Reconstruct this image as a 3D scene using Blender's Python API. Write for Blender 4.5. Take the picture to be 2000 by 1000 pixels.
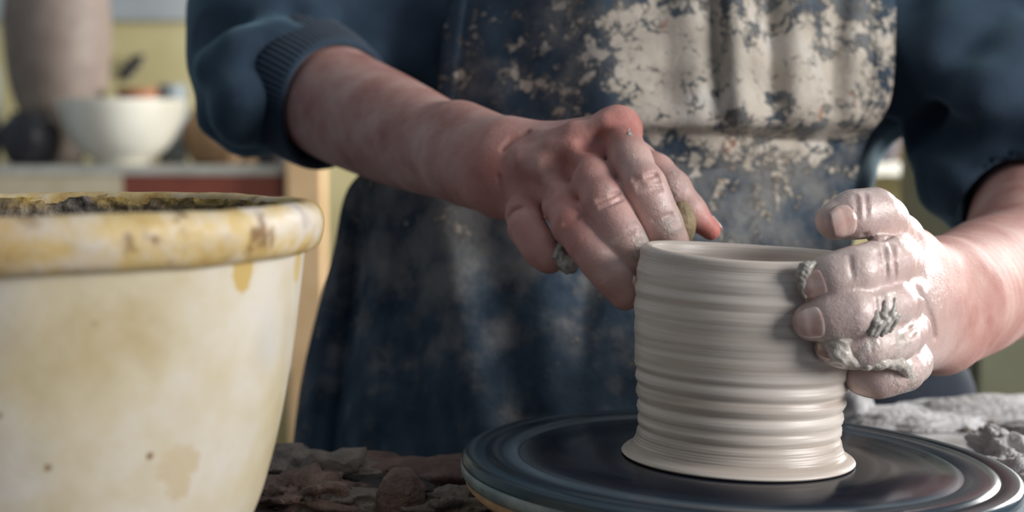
import bpy, bmesh, math, random
import numpy as np
from mathutils import Vector, Matrix, noise as mnoise

for o in list(bpy.data.objects): bpy.data.objects.remove(o, do_unlink=True)
SC = bpy.context.scene
COL = SC.collection
random.seed(7)

# ------------------------------------------------------------------ camera
FPX = 3000.0
PITCH = math.radians(4.35)
CAM = np.array([0.0, 0.0, 0.80])
cd = bpy.data.cameras.new('camera'); cam = bpy.data.objects.new('camera', cd); COL.objects.link(cam)
cam.location = CAM; cam.rotation_euler = (math.pi/2 - PITCH, 0, 0)
cd.sensor_width = 36.0; cd.lens = 36.0*FPX/2000.0; cd.clip_start = 0.02; cd.clip_end = 50
cd.dof.use_dof = True; cd.dof.focus_distance = 0.658; cd.dof.aperture_fstop = 7.4
SC.camera = cam
_f = np.array([0, math.cos(PITCH), -math.sin(PITCH)]); _u = np.array([0, math.sin(PITCH), math.cos(PITCH)]); _r = np.array([1.0, 0, 0])
def P(px, py, d):            # a measured picture position at depth d (metres) as a point of the room
    return CAM + d*(_f + (px-1000)/FPX*_r - (py-500)/FPX*_u)
def onz(px, py, z):          # where the sight line meets the level z
    v = _f + (px-1000)/FPX*_r - (py-500)/FPX*_u
    return CAM + v*(z-CAM[2])/v[2]

# ------------------------------------------------------------------ light
def lin(r, g, b):
    f = lambda c: (c/255/12.92) if c/255 <= 0.04045 else ((c/255+0.055)/1.055)**2.4
    return (f(r), f(g), f(b), 1.0)
w = bpy.data.worlds.new('world'); SC.world = w; w.use_nodes = True
w.node_tree.nodes['Background'].inputs[0].default_value = (0.36, 0.58, 1.0, 1)
w.node_tree.nodes['Background'].inputs[1].default_value = 0.11
WIN_Y0, WIN_Y1, WIN_Z0, WIN_Z1, WALL_X = -0.75, 0.60, 0.82, 1.75, 1.70
WIB_Y0, WIB_Y1, WBY = 2.15, 3.45, 3.90
def area(name, loc, rot, sx, sy, power, col):
    l = bpy.data.lights.new(name, 'AREA'); l.shape = 'RECTANGLE'; l.size = sx; l.size_y = sy; l.energy = power; l.color = col
    o = bpy.data.objects.new(name, l); COL.objects.link(o); o.location = loc; o.rotation_euler = rot
    return o
# daylight entering through the window of the right wall
area('window_daylight', (WALL_X-0.03, (WIN_Y0+WIN_Y1)/2, (WIN_Z0+WIN_Z1)/2), (0, math.radians(90), 0), WIN_Z1-WIN_Z0-0.1, WIN_Y1-WIN_Y0-0.1, 47, (1.0, 0.985, 0.97))
area('window_daylight', (WALL_X-0.03, (WIB_Y0+WIB_Y1)/2, (WIN_Z0+WIN_Z1)/2), (0, math.radians(90), 0), WIN_Z1-WIN_Z0-0.1, WIB_Y1-WIB_Y0-0.1, 112, (1.0, 0.985, 0.96))
SC.view_settings.view_transform = 'Standard'; SC.view_settings.look = 'None'; SC.view_settings.gamma = 1.0
SC.view_settings.use_curve_mapping = False; SC.view_settings.exposure = 0.0

# ------------------------------------------------------------------ material helpers
class NT:
    def __init__(s, name):
        s.m = bpy.data.materials.new(name); s.m.use_nodes = True
        s.t = s.m.node_tree; s.p = s.t.nodes['Principled BSDF']; s.tc = s.n('ShaderNodeTexCoord')
    def n(s, typ, props=None, **inp):
        nd = s.t.nodes.new(typ)
        for k, v in (props or {}).items(): setattr(nd, k, v)
        for k, v in inp.items():
            key = int(k[1:]) if k[0] == '_' and k[1:].isdigit() else k.replace('_', ' ')
            s.set(nd, key, v)
        return nd
    def set(s, nd, key, v):
        sock = nd.inputs[key]
        if isinstance(v, bpy.types.NodeSocket): s.t.links.new(v, sock)
        elif isinstance(v, bpy.types.Node): s.t.links.new(v.outputs[0], sock)
        else: sock.default_value = v
    def obj(s, scale=(1, 1, 1), loc=(0, 0, 0)):
        mp = s.n('ShaderNodeMapping', _0=s.tc.outputs['Object']); mp.inputs['Scale'].default_value = scale; mp.inputs['Location'].default_value = loc
        return mp.outputs[0]
    def noise(s, scale, detail=4, rough=0.55, vec=None, dist=0.0):
        nd = s.n('ShaderNodeTexNoise', Vector=vec if vec is not None else s.tc.outputs['Object'])
        nd.inputs['Scale'].default_value = scale; nd.inputs['Detail'].default_value = detail; nd.inputs['Roughness'].default_value = rough; nd.inputs['Distortion'].default_value = dist
        return nd.outputs[0]
    def ramp(s, fac, stops, interp='LINEAR'):
        nd = s.n('ShaderNodeValToRGB', _0=fac); cr = nd.color_ramp; cr.interpolation = interp
        while len(cr.elements) < len(stops): cr.elements.new(0.5)
        for e, (p, c) in zip(cr.elements, stops):
            e.position = p; e.color = c if len(c) == 4 else (*c, 1)
        return nd.outputs[0]
    def step(s, fac, a, b): 
        nd = s.n('ShaderNodeMapRange', _0=fac); nd.interpolation_type = 'SMOOTHSTEP'
        nd.inputs[1].default_value = a; nd.inputs[2].default_value = b; return nd.outputs[0]
    def mix(s, fac, a, b, blend='MIX'):
        nd = s.n('ShaderNodeMix', {'data_type': 'RGBA', 'blend_type': blend})
        s.set(nd, 0, fac); s.set(nd, 6, a); s.set(nd, 7, b); return nd.outputs[2]
    def math(s, op, a, b=0.0, clamp=False):
        nd = s.n('ShaderNodeMath', {'operation': op, 'use_clamp': clamp}); s.set(nd, 0, a); s.set(nd, 1, b); return nd.outputs[0]
    def attr(s, name): return s.n('ShaderNodeAttribute', {'attribute_name': name}).outputs['Fac']
    def bump(s, h, strength=0.3, dist=0.002, normal=None):
        nd = s.n('ShaderNodeBump', Height=h); nd.inputs['Strength'].default_value = strength; nd.inputs['Distance'].default_value = dist
        if normal is not None: s.set(nd, 'Normal', normal)
        return nd.outputs[0]
    def done(s, col=None, rough=None, nrm=None, **kw):
        if col is not None: s.set(s.p, 'Base Color', col)
        if rough is not None: s.set(s.p, 'Roughness', rough)
        if nrm is not None: s.set(s.p, 'Normal', nrm)
        for k, v in kw.items(): s.set(s.p, k.replace('_', ' '), v)
        return s.m
def plain(name, c1, c2, scale=20, rough=0.7, bump=0.2, bd=0.002, detail=5, **kw):
    t = NT(name); f = t.noise(scale, detail)
    return t.done(t.ramp(f, [(0.3, c1), (0.7, c2)]), rough, t.bump(t.noise(scale*5, 4), bump, bd), **kw)

M = {}
# wet spinning clay: rings run round the axis, so the pattern depends on radius and height only
def mat_clay_pot():
    t = NT('wet_thrown_clay')
    sep = t.n('ShaderNodeSeparateXYZ', _0=t.tc.outputs['Object'])
    r2 = t.math('ADD', t.math('MULTIPLY', sep.outputs[0], sep.outputs[0]), t.math('MULTIPLY', sep.outputs[1], sep.outputs[1]))
    r = t.math('SQRT', r2)
    ang = t.math('ARCTAN2', sep.outputs[1], sep.outputs[0])
    cmb = t.n('ShaderNodeCombineXYZ', _0=t.math('MULTIPLY', r, 120.0), _1=t.math('MULTIPLY', t.math('SINE', ang), 0.5), _2=t.math('MULTIPLY', sep.outputs[2], 240.0)).outputs[0]
    f = t.noise(1.0, 6, 0.6, cmb)
    cmb2 = t.n('ShaderNodeCombineXYZ', _0=t.math('MULTIPLY', r, 300.0), _1=t.math('MULTIPLY', t.math('COSINE', ang), 2.0), _2=t.math('MULTIPLY', sep.outputs[2], 1100.0)).outputs[0]
    g = t.noise(1.0, 3, 0.6, cmb2)
    c = t.ramp(f, [(0.28, lin(186, 172, 160)), (0.5, lin(214, 202, 191)), (0.72, lin(228, 219, 210))])
    return t.done(c, t.ramp(f, [(0.3, (0.27,)*3), (0.7, (0.42,)*3)]), t.bump(g, 0.14, 0.0010), Specular_IOR_Level=0.45)
M['pot'] = mat_clay_pot()
def mat_wheel():
    t = NT('wheel_head_metal')
    sep = t.n('ShaderNodeSeparateXYZ', _0=t.tc.outputs['Object'])
    r = t.math('SQRT', t.math('ADD', t.math('MULTIPLY', sep.outputs[0], sep.outputs[0]), t.math('MULTIPLY', sep.outputs[1], sep.outputs[1])))
    ang = t.math('ARCTAN2', sep.outputs[1], sep.outputs[0])
    cmb = t.n('ShaderNodeCombineXYZ', _0=t.math('MULTIPLY', r, 160.0), _1=t.math('MULTIPLY', t.math('SINE', ang), 0.6), _2=t.math('MULTIPLY', t.math('COSINE', ang), 0.6)).outputs[0]
    f = t.noise(1.0, 6, 0.65, cmb)
    rr = t.math('DIVIDE', r, 0.12)
    band = t.ramp(rr, [(0.0, lin(20, 28, 42)), (0.66, lin(22, 31, 46)), (0.75, lin(46, 56, 68)), (0.80, lin(96, 110, 120)), (0.825, lin(88, 102, 112)), (0.86, lin(52, 66, 78)), (0.93, lin(50, 66, 78)), (1.0, lin(70, 90, 100))])
    c = t.mix(0.55, band, t.ramp(f, [(0.3, lin(60, 70, 84)), (0.55, lin(120, 126, 132)), (0.8, lin(170, 170, 170))]), 'OVERLAY')
    return t.done(c, t.ramp(f, [(0.3, (0.12,)*3), (0.7, (0.26,)*3)]), t.bump(f, 0.10, 0.0005), Metallic=0.0, Specular_IOR_Level=0.2)
M['wheel'] = mat_wheel()
M['wheel_rim'] = plain('wheel_rim_slip', lin(84, 104, 112), lin(138, 152, 156), 60, 0.35, 0.2, 0.001)
M['wheel_under'] = plain('dried_slip_tan', lin(150, 116, 88), lin(196, 166, 132), 40, 0.8, 0.4, 0.002)

def mat_bucket():
    t = NT('cream_glaze')
    f = t.noise(14, 6, 0.6); f2 = t.noise(34, 6, 0.65, t.obj((1, 1, 0.55), (3, 1, 2)))
    c = t.ramp(f, [(0.3, lin(188, 170, 130)), (0.45, lin(206, 194, 166)), (0.58, lin(216, 208, 194)), (0.75, lin(200, 198, 200))])
    c = t.mix(t.math('MULTIPLY', t.step(f2, 0.58, 0.74), 0.5), c, lin(200, 180, 134))
    c = t.mix(t.math('MULTIPLY', t.step(t.noise(9, 3, 0.5, t.obj(loc=(7, 3, 5))), 0.55, 0.7), 0.45), c, lin(178, 180, 188))
    sep = t.n('ShaderNodeSeparateXYZ', _0=t.tc.outputs['Object'])
    # worn patch of bare clay on the lower right flank, drips below the rim
    def blob(px, sx, sz, thr, cc, cin):
        v = t.n('ShaderNodeMapping', _0=t.tc.outputs['Object']); v.inputs['Location'].default_value = (-px[0]*sx, -px[1]*sx, -px[2]*sz); v.inputs['Scale'].default_value = (sx, sx, sz)
        ln = t.n('ShaderNodeVectorMath', {'operation': 'LENGTH'}, _0=v.outputs[0]).outputs['Value']
        k = t.math('ADD', ln, t.math('MULTIPLY', t.math('SUBTRACT', t.noise(70, 5, 0.7), 0.5), 1.3))
        return t.mix(t.step(k, thr, thr-0.12), cin, cc)
    for px, sx, sz, cc in BUCKET_STAINS: c = blob(px, sx, sz, 0.9, cc, c)
    dots = t.n('ShaderNodeTexVoronoi', Vector=t.tc.outputs['Object']); dots.inputs['Scale'].default_value = 75
    c = t.mix(t.math('MULTIPLY', t.step(dots.outputs[0], 0.13, 0.06), t.step(t.noise(25, 2), 0.5, 0.6)), c, lin(140, 112, 74))
    return t.done(c, 0.42, t.bump(t.noise(60, 5), 0.25, 0.002), Specular_IOR_Level=0.35)
def mat_bucket_rim():
    t = NT('yellowed_rim_glaze')
    f = t.noise(26, 6, 0.65); g = t.noise(60, 4, 0.6, t.obj(loc=(2, 5, 1)))
    c = t.ramp(f, [(0.26, lin(116, 84, 46)), (0.40, lin(176, 140, 78)), (0.5, lin(206, 180, 124)), (0.61, lin(214, 204, 190)), (0.74, lin(160, 144, 134))])
    c = t.mix(t.step(g, 0.56, 0.68), c, lin(130, 100, 64))
    c = t.mix(t.math('MULTIPLY', t.step(t.noise(11, 3, 0.5, t.obj(loc=(9, 4, 6))), 0.45, 0.6), 0.55), c, lin(178, 142, 76))
    return t.done(c, 0.45, t.bump(f, 0.5, 0.003), Specular_IOR_Level=0.35)
def mat_crust():
    t = NT('dry_crust'); v = t.n('ShaderNodeTexVoronoi', Vector=t.tc.outputs['Object']); v.inputs['Scale'].default_value = 260
    f = t.noise(90, 8, 0.7); h = t.math('ADD', f, t.math('MULTIPLY', v.outputs[0], 0.5))
    z = t.n('ShaderNodeSeparateXYZ', _0=t.tc.outputs['Object']).outputs[2]
    c = t.ramp(f, [(0.3, lin(74, 66, 62)), (0.5, lin(128, 118, 108)), (0.7, lin(178, 168, 152))])
    c = t.mix(t.math('MULTIPLY', t.step(t.noise(24, 4), 0.56, 0.68), 0.8), c, lin(120, 70, 46))
    c = t.mix(t.math('MULTIPLY', t.step(z, -0.009, -0.001), t.step(t.noise(60, 4), 0.35, 0.55)), c, lin(176, 146, 76))
    return t.done(c, 0.95, t.bump(h, 1.0, 0.004))

def mat_skin():
    t = NT('skin_with_slip')
    f = t.noise(38, 5, 0.6); fine = t.noise(420, 4, 0.6)
    vor = t.n('ShaderNodeTexVoronoi', Vector=t.tc.outputs['Object']); vor.inputs['Scale'].default_value = 900
    c = t.ramp(f, [(0.28, lin(168, 112, 104)), (0.5, lin(192, 146, 136)), (0.72, lin(208, 172, 162))])
    red = t.attr('red'); c = t.mix(red, c, lin(200, 112, 102))
    cl = t.attr('clay'); cn = t.noise(150, 6, 0.65)
    fac = t.step(t.math('ADD', cl, t.math('MULTIPLY', t.math('SUBTRACT', cn, 0.5), 1.5)), 0.42, 0.62)
    clayc = t.ramp(t.noise(220, 4), [(0.3, lin(150, 138, 126)), (0.7, lin(212, 204, 196))])
    wet = t.attr('wet')
    film = t.mix(t.math('MULTIPLY', wet, 0.60), c, lin(218, 206, 200))
    col = t.mix(t.math('MULTIPLY', fac, 0.78), film, clayc)
    rough = t.math('SUBTRACT', 0.60, t.math('MULTIPLY', wet, 0.30))
    b1 = t.bump(t.math('ADD', t.math('MULTIPLY', vor.outputs[0], 0.35), fine), 0.24, 0.0010)
    b2 = t.bump(t.math('MULTIPLY', t.math('ADD', fac, cn), t.math('ADD', wet, cl, True)), 0.35, 0.0012, b1)
    t.p.subsurface_method = 'RANDOM_WALK' if hasattr(t.p, 'subsurface_method') else None
    return t.done(col, rough, b2, Subsurface_Weight=0.12, Subsurface_Radius=(0.006, 0.0025, 0.0015), Subsurface_Scale=0.5, Coat_Weight=t.math('MULTIPLY', wet, 0.9), Coat_Roughness=0.10, Coat_Normal=t.bump(t.math('ADD', t.noise(330, 5, 0.65, None, 0.6), t.math('MULTIPLY', cn, 0.7)), 0.5, 0.0018), Specular_IOR_Level=0.4)
M['skin'] = mat_skin()
def mat_nail():
    t = NT('fingernail'); f = t.noise(160, 5)
    return t.done(t.ramp(f, [(0.35, lin(212, 172, 160)), (0.6, lin(228, 200, 190)), (0.75, lin(222, 210, 203))]), 0.22, t.bump(f, 0.15, 0.0008), Coat_Weight=0.7, Coat_Roughness=0.1)
M['nail'] = mat_nail()
def mat_slip(name, c1, c2, rough=0.25):
    t = NT(name); f = t.noise(170, 6, 0.65)
    return t.done(t.ramp(f, [(0.3, c1), (0.68, c2)]), rough, t.bump(f, 0.8, 0.0025), Coat_Weight=0.6, Coat_Roughness=0.12)
M['slip'] = mat_slip('wet_slip', lin(176, 166, 154), lin(222, 214, 204))
M['slip_dark'] = mat_slip('wet_grey_clay', lin(132, 126, 118), lin(196, 190, 182), 0.3)
def mat_sweater():
    t = NT('navy_knit'); f = t.noise(30, 4)
    g = t.noise(900, 2)
    c = t.ramp(f, [(0.3, lin(32, 48, 68)), (0.7, lin(46, 66, 84))])
    return t.done(c, 0.9, t.bump(g, 0.35, 0.0012), Sheen_Weight=0.7, Sheen_Roughness=0.45, Sheen_Tint=lin(150, 190, 205))
M['sweater'] = mat_sweater()
def mat_cuff():
    t = NT('ribbed_navy_knit'); g = t.noise(900, 2)
    return t.done(t.ramp(t.noise(30, 4), [(0.3, lin(33, 50, 70)), (0.7, lin(47, 67, 85))]), 0.9, t.bump(g, 0.3, 0.001), Sheen_Weight=0.2)
M['cuff'] = mat_cuff()
def mat_apron():
    t = NT('clay_caked_apron')
    d = t.attr('caked')  # clay cake, plus the lit lower right edge painted pale
    wv = t.n('ShaderNodeTexNoise', Vector=t.tc.outputs['Object']); wv.inputs['Scale'].default_value = 60; wv.inputs['Detail'].default_value = 3
    warp = t.n('ShaderNodeVectorMath', {'operation': 'MULTIPLY_ADD'}, _0=wv.outputs['Color'], _1=(0.010, 0.010, 0.010), _2=t.tc.outputs['Object']).outputs[0]
    n1 = t.noise(46, 10, 0.68, warp); n2 = t.noise(180, 6, 0.72, warp)
    vor = t.n('ShaderNodeTexVoronoi', {'feature': 'DISTANCE_TO_EDGE'}, Vector=warp); vor.inputs['Scale'].default_value = 120
    vor2 = t.n('ShaderNodeTexVoronoi', Vector=warp); vor2.inputs['Scale'].default_value = 120
    flake = t.math('MULTIPLY', t.math('SUBTRACT', t.n('ShaderNodeSeparateColor', _0=vor2.outputs['Color']).outputs[0], 0.5), 0.34)
    k = t.math('ADD', t.math('ADD', t.math('MULTIPLY', t.math('SUBTRACT', n1, 0.5), 2.3), t.math('MULTIPLY', t.math('SUBTRACT', n2, 0.5), 1.4)), t.math('ADD', flake, d))
    k = t.math('SUBTRACT', k, t.math('MULTIPLY', t.step(vor.outputs[0], 0.09, 0.02), 0.22))
    m = t.step(k, 0.36, 0.56); film = t.step(t.math('ADD', t.math('MULTIPLY', t.math('SUBTRACT', t.noise(38, 6, 0.6, t.obj(loc=(1, 8, 3))), 0.5), 2.0), t.attr('film')), 0.15, 0.85)
    base = t.ramp(t.noise(50, 5), [(0.3, lin(40, 56, 74)), (0.7, lin(64, 82, 98))])
    base = t.mix(t.math('MULTIPLY', film, 0.75), base, lin(140, 138, 134))
    cc = t.ramp(t.noise(24, 5), [(0.3, lin(164, 154, 142)), (0.55, lin(200, 190, 176)), (0.75, lin(216, 212, 206))])
    cc = t.mix(t.math('MULTIPLY', t.step(t.noise(42, 4, 0.6, t.obj(loc=(4, 2, 9))), 0.64, 0.70), 0.7), cc, lin(168, 112, 84))
    col = t.mix(m, base, cc)
    h = t.math('ADD', t.math('MULTIPLY', m, 0.8), t.math('MULTIPLY', n2, 0.5))
    return t.done(col, 0.78, t.bump(h, 0.8, 0.0035), Specular_IOR_Level=0.3)
M['apron'] = mat_apron()
M['trousers'] = plain('dark_trousers', lin(34, 42, 56), lin(46, 54, 66), 60, 0.9, 0.2)
def mat_table():
    t = NT('clay_spattered_table')
    x = t.n('ShaderNodeSeparateXYZ', _0=t.tc.outputs['Object']).outputs[0]
    wood = t.ramp(t.noise(10, 6, 0.6, t.obj((0.5, 6, 1))), [(0.3, lin(46, 38, 36)), (0.7, lin(92, 74, 64))])
    n = t.noise(26, 9, 0.68)
    m = t.step(t.math('ADD', n, t.math('MULTIPLY', t.step(x, 0.10, 0.24), 0.30)), 0.58, 0.68)
    cc = t.ramp(t.noise(60, 6), [(0.3, lin(166, 162, 160)), (0.7, lin(216, 216, 218))])
    return t.done(t.mix(m, wood, cc), 0.75, t.bump(t.math('ADD', n, m), 0.7, 0.004))
M['table'] = mat_table()
M['dryclay_white'] = plain('pale_dry_clay', lin(176, 172, 170), lin(224, 224, 226), 45, 0.8, 0.8, 0.004)
M['dryclay_grey'] = plain('grey_dry_clay', lin(86, 80, 76), lin(156, 144, 134), 45, 0.8, 0.8, 0.004)
M['dryclay_brown'] = plain('brown_clay', lin(84, 66, 60), lin(134, 110, 100), 45, 0.7, 0.8, 0.004)
M['dryclay_and_gap_dark'] = plain('dark_clay_and_gap', lin(38, 36, 38), lin(72, 66, 64), 45, 0.7, 0.8, 0.004)  # serves a clay flake and the painted shade of a gap
M['spongewood'] = plain('worn_wooden_rib', lin(112, 96, 70), lin(164, 146, 112), 120, 0.6, 0.6, 0.0015)
M['wood_pale'] = plain('pale_wood', lin(196, 160, 118), lin(222, 188, 144), 8, 0.6, 0.15)
M['shelf_board'] = plain('grey_white_board', lin(168, 166, 156), lin(206, 204, 194), 12, 0.7, 0.15)
M['red_board'] = plain('red_brown_board', lin(112, 58, 44), lin(142, 76, 58), 12, 0.6, 0.15)
M['cream_board'] = plain('cream_board', lin(196, 180, 150), lin(216, 202, 174), 12, 0.7, 0.15)
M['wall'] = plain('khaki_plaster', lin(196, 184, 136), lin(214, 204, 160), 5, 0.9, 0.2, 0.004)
M['wall_dark'] = plain('cool_grey_plaster', lin(120, 130, 142), lin(144, 154, 164), 5, 0.9, 0.2, 0.004)  # cool grey chosen so the unseen left wall's bounce cools the shadows
M['wall_grey'] = plain('grey_plaster', lin(158, 166, 172), lin(182, 188, 192), 5, 0.9, 0.2, 0.004)
M['floor'] = plain('concrete_floor', lin(84, 86, 90), lin(116, 118, 120), 6, 0.8, 0.3, 0.004)
M['vase'] = plain('taupe_stoneware', lin(122, 106, 98), lin(152, 138, 128), 14, 0.6, 0.2)
M['bowl'] = plain('cream_white_glaze', lin(228, 222, 204), lin(240, 236, 222), 10, 0.35, 0.05)
M['darkpot'] = plain('dark_glaze', lin(34, 36, 46), lin(58, 54, 58), 14, 0.4, 0.1)
M['brownpot'] = plain('brown_stoneware', lin(120, 92, 66), lin(158, 128, 96), 14, 0.6, 0.1)
M['bluepot'] = plain('blue_grey_glaze', lin(106, 118, 126), lin(136, 146, 150), 14, 0.5, 0.1)
M['redpot'] = plain('terracotta', lin(142, 92, 66), lin(170, 116, 86), 14, 0.7, 0.1)
M['frame'] = plain('white_painted_wood', lin(214, 212, 206), lin(232, 230, 226), 12, 0.5, 0.1)
def mat_glass():
    t = NT('window_glass'); return t.done((1, 1, 1, 1), 0.02, None, Transmission_Weight=1.0, IOR=1.45)
M['glass'] = mat_glass()

# ------------------------------------------------------------------ object helpers
def tag(o, label, cat, group=None):
    o['label'] = label; o['category'] = cat
    if group: o['group'] = group
    return o
def empty(name, loc, label, cat, group=None):
    o = bpy.data.objects.new(name, None); o.empty_display_size = 0.05; COL.objects.link(o); o.location = loc
    return tag(o, label, cat, group)
def link(name, me, mat, parent=None, loc=None, smooth=True):
    o = bpy.data.objects.new(name, me); COL.objects.link(o)
    if mat is not None: me.materials.append(mat)
    if parent is not None:
        o.parent = parent
    if loc is not None: o.location = loc
    if smooth: me.polygons.foreach_set('use_smooth', np.ones(len(me.polygons), bool))
    return o
def meshpy(name, v, f):
    me = bpy.data.meshes.new(name); me.from_pydata([tuple(map(float, p)) for p in v], [], [tuple(map(int, q)) for q in f]); me.update(); return me
def struct(o): o['kind'] = 'structure'; return o
def box_mesh(name, x0, x1, y0, y1, z0, z1, bev=0.0, seg=2):
    bm = bmesh.new(); bmesh.ops.create_cube(bm, size=1)
    for v in bm.verts: v.co = Vector(((x0+x1)/2+v.co.x*(x1-x0), (y0+y1)/2+v.co.y*(y1-y0), (z0+z1)/2+v.co.z*(z1-z0)))
    if bev: bmesh.ops.bevel(bm, geom=bm.edges[:], offset=bev, segments=seg, profile=0.5, affect='EDGES')
    me = bpy.data.meshes.new(name); bm.to_mesh(me); bm.free(); return me
def lathe(name, prof, n=96, fn=None, closed=True):
    """prof: (radius, z) from the axis outwards and back; fn(v, ang) may displace"""
    v, f = [], []
    for i in range(n):
        a = 2*math.pi*i/n
        for r, z in prof:
            p = np.array([r*math.cos(a), r*math.sin(a), z])
            v.append(fn(p, a, r, z) if fn else p)
    m = len(prof)
    for i in range(n):
        j = (i+1) % n
        for k in range(m-1):
            q = [i*m+k, j*m+k, j*m+k+1, i*m+k+1]
            f.append(q)
    me = meshpy(name, v, f)
    bm = bmesh.new(); bm.from_mesh(me); bmesh.ops.remove_doubles(bm, verts=bm.verts, dist=1e-6)
    bmesh.ops.recalc_face_normals(bm, faces=bm.faces); bm.to_mesh(me); bm.free(); return me
def spline(pts, n):
    """Catmull-Rom through points (any dimension), n samples per span"""
    pts = np.array(pts, float); q = np.vstack([2*pts[0]-pts[1], pts, 2*pts[-1]-pts[-2]]); out = []
    for i in range(1, len(q)-2):
        for t in np.linspace(0, 1, n, endpoint=False):
            a, b, c, d = q[i-1], q[i], q[i+1], q[i+2]
            out.append(0.5*((2*b)+(c-a)*t+(2*a-5*b+4*c-d)*t*t+(3*b-a-3*c+d)*t**3))
    out.append(pts[-1]); return np.array(out)
def lump(name, sx, sy, sz, seed, rough=0.25, sub=4, freq=1.6, flat=True):
    bm = bmesh.new(); bmesh.ops.create_icosphere(bm, subdivisions=sub, radius=1)
    off = Vector((seed*3.1, seed*1.7, seed*2.3))
    for v in bm.verts:
        n = mnoise.fractal(v.co*freq+off, 1.0, 2.0, 5)
        c = v.co*(1+rough*n)
        c += v.co*0.12*rough*abs(mnoise.noise(v.co*7+off))
        v.co = Vector((c.x*sx, c.y*sy, c.z*sz))
        if flat and v.co.z < -0.35*sz: v.co.z = -0.35*sz
    zmin = min(v.co.z for v in bm.verts)
    for v in bm.verts: v.co.z -= zmin
    me = bpy.data.meshes.new(name); bm.to_mesh(me); bm.free(); return me

# ------------------------------------------------------------------ signed-distance modelling
class Field:
    def __init__(s, xs, ys, zs):
        s.ax = [np.asarray(a, np.float32) for a in (xs, ys, zs)]
        s.F = np.full([len(a) for a in s.ax], 0.5, np.float32)
    def block(s, lo, hi):
        sl = []
        for a, l, h in zip(s.ax, lo, hi):
            i = max(0, int(np.searchsorted(a, l))-1); j = min(len(a), int(np.searchsorted(a, h))+1); sl.append(slice(i, max(j, i+1)))
        g = [a[q] for a, q in zip(s.ax, sl)]
        return tuple(sl), (g[0][:, None, None], g[1][None, :, None], g[2][None, None, :])
    def sample_ray(s, px, py, d0, d1, n=900):
        ds = np.linspace(d0, d1, n); pts = np.array([P(px, py, d) for d in ds])
        idx = [np.clip(np.searchsorted(a, pts[:, i]), 0, len(a)-1) for i, a in enumerate(s.ax)]
        val = s.F[idx[0], idx[1], idx[2]]; k = np.nonzero(val < 0)[0]
        return ds[k[0]] if len(k) else None
    def mesh(s, name):
        F = s.F; S = F < 0
        c = np.zeros([n-1 for n in F.shape], np.uint8)
        for i in (0, 1):
            for j in (0, 1):
                for k in (0, 1): c += S[i:F.shape[0]-1+i, j:F.shape[1]-1+j, k:F.shape[2]-1+k]
        act = np.nonzero((c > 0) & (c < 8)); n = len(act[0])
        ids = np.full(c.shape, -1, np.int32); ids[act] = np.arange(n); del c
        pos = np.zeros((n, 3)); cnt = np.zeros(n)
        for ax in range(3):
            for o1 in (0, 1):
                for o2 in (0, 1):
                    o = [0, 0, 0]; oth = [q for q in range(3) if q != ax]; o[oth[0]] = o1; o[oth[1]] = o2
                    a = tuple(act[q]+o[q] for q in range(3)); e = list(o); e[ax] = 1
                    b = tuple(act[q]+e[q] for q in range(3))
                    f0 = F[a].astype(float); f1 = F[b].astype(float); m = (f0 < 0) != (f1 < 0)
                    t = f0[m]/(f0[m]-f1[m])
                    for q in range(3):
                        p0 = s.ax[q][a[q][m]]; p1 = s.ax[q][b[q][m]]; pos[m, q] += p0+(p1-p0)*t
                    cnt[m] += 1
        pos /= cnt[:, None]
        faces = []
        for ax in range(3):
            sl0 = [slice(1, -1)]*3; sl1 = [slice(1, -1)]*3; sl0[ax] = slice(0, -1); sl1[ax] = slice(1, None)
            A = S[tuple(sl0)]; B = S[tuple(sl1)]; e = np.nonzero(A != B); inside = A[e]
            base = [e[q]+(0 if q == ax else 1) for q in range(3)]
            u, v = [(1, 2), (2, 0), (0, 1)][ax]
            def cell(du, dv):
                i = list(base); i[u] = base[u]+du; i[v] = base[v]+dv; return ids[tuple(i)]
            q = np.stack([cell(-1, -1), cell(0, -1), cell(0, 0), cell(-1, 0)], 1)
            q[~inside] = q[~inside][:, ::-1]; faces.append(q)
        faces = np.vstack(faces); faces = faces[(faces >= 0).all(1)]
        me = bpy.data.meshes.new(name); me.vertices.add(n); me.vertices.foreach_set('co', pos.astype(np.float32).ravel())
        me.loops.add(faces.size); me.loops.foreach_set('vertex_index', faces.astype(np.int32).ravel())
        me.polygons.add(len(faces)); me.polygons.foreach_set('loop_start', np.arange(0, faces.size, 4, dtype=np.int32))
        me.update(calc_edges=True); me.validate()
        return me, pos
def smin(a, b, k):
    if k <= 0: return np.minimum(a, b)
    h = np.maximum(k-np.abs(a-b), 0)/k; return np.minimum(a, b)-h*h*k*0.25
def smax(a, b, k): return -smin(-a, -b, k)
def cone(g, a, b, ra, rb, sy=1.0):
    """tapered capsule; sy < 1 flattens it in depth"""
    a = np.asarray(a, float); b = np.asarray(b, float)
    X, Y, Z = g; Y = (Y-a[1])/sy+a[1]; b = np.array([b[0], a[1]+(b[1]-a[1])/sy, b[2]])
    ba = b-a; L2 = float(ba@ba)+1e-12
    h = np.clip(((X-a[0])*ba[0]+(Y-a[1])*ba[1]+(Z-a[2])*ba[2])/L2, 0, 1).astype(np.float32)
    dx = X-a[0]-ba[0]*h; dy = Y-a[1]-ba[1]*h; dz = Z-a[2]-ba[2]*h
    d = np.sqrt(dx*dx+dy*dy+dz*dz)-(ra+(rb-ra)*h)
    return (d*sy if sy < 1 else d).astype(np.float32)
def chain_bounds(pts, rs, m):
    pts = np.array(pts); R = max(rs)+m; return pts.min(0)-R, pts.max(0)+R
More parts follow.
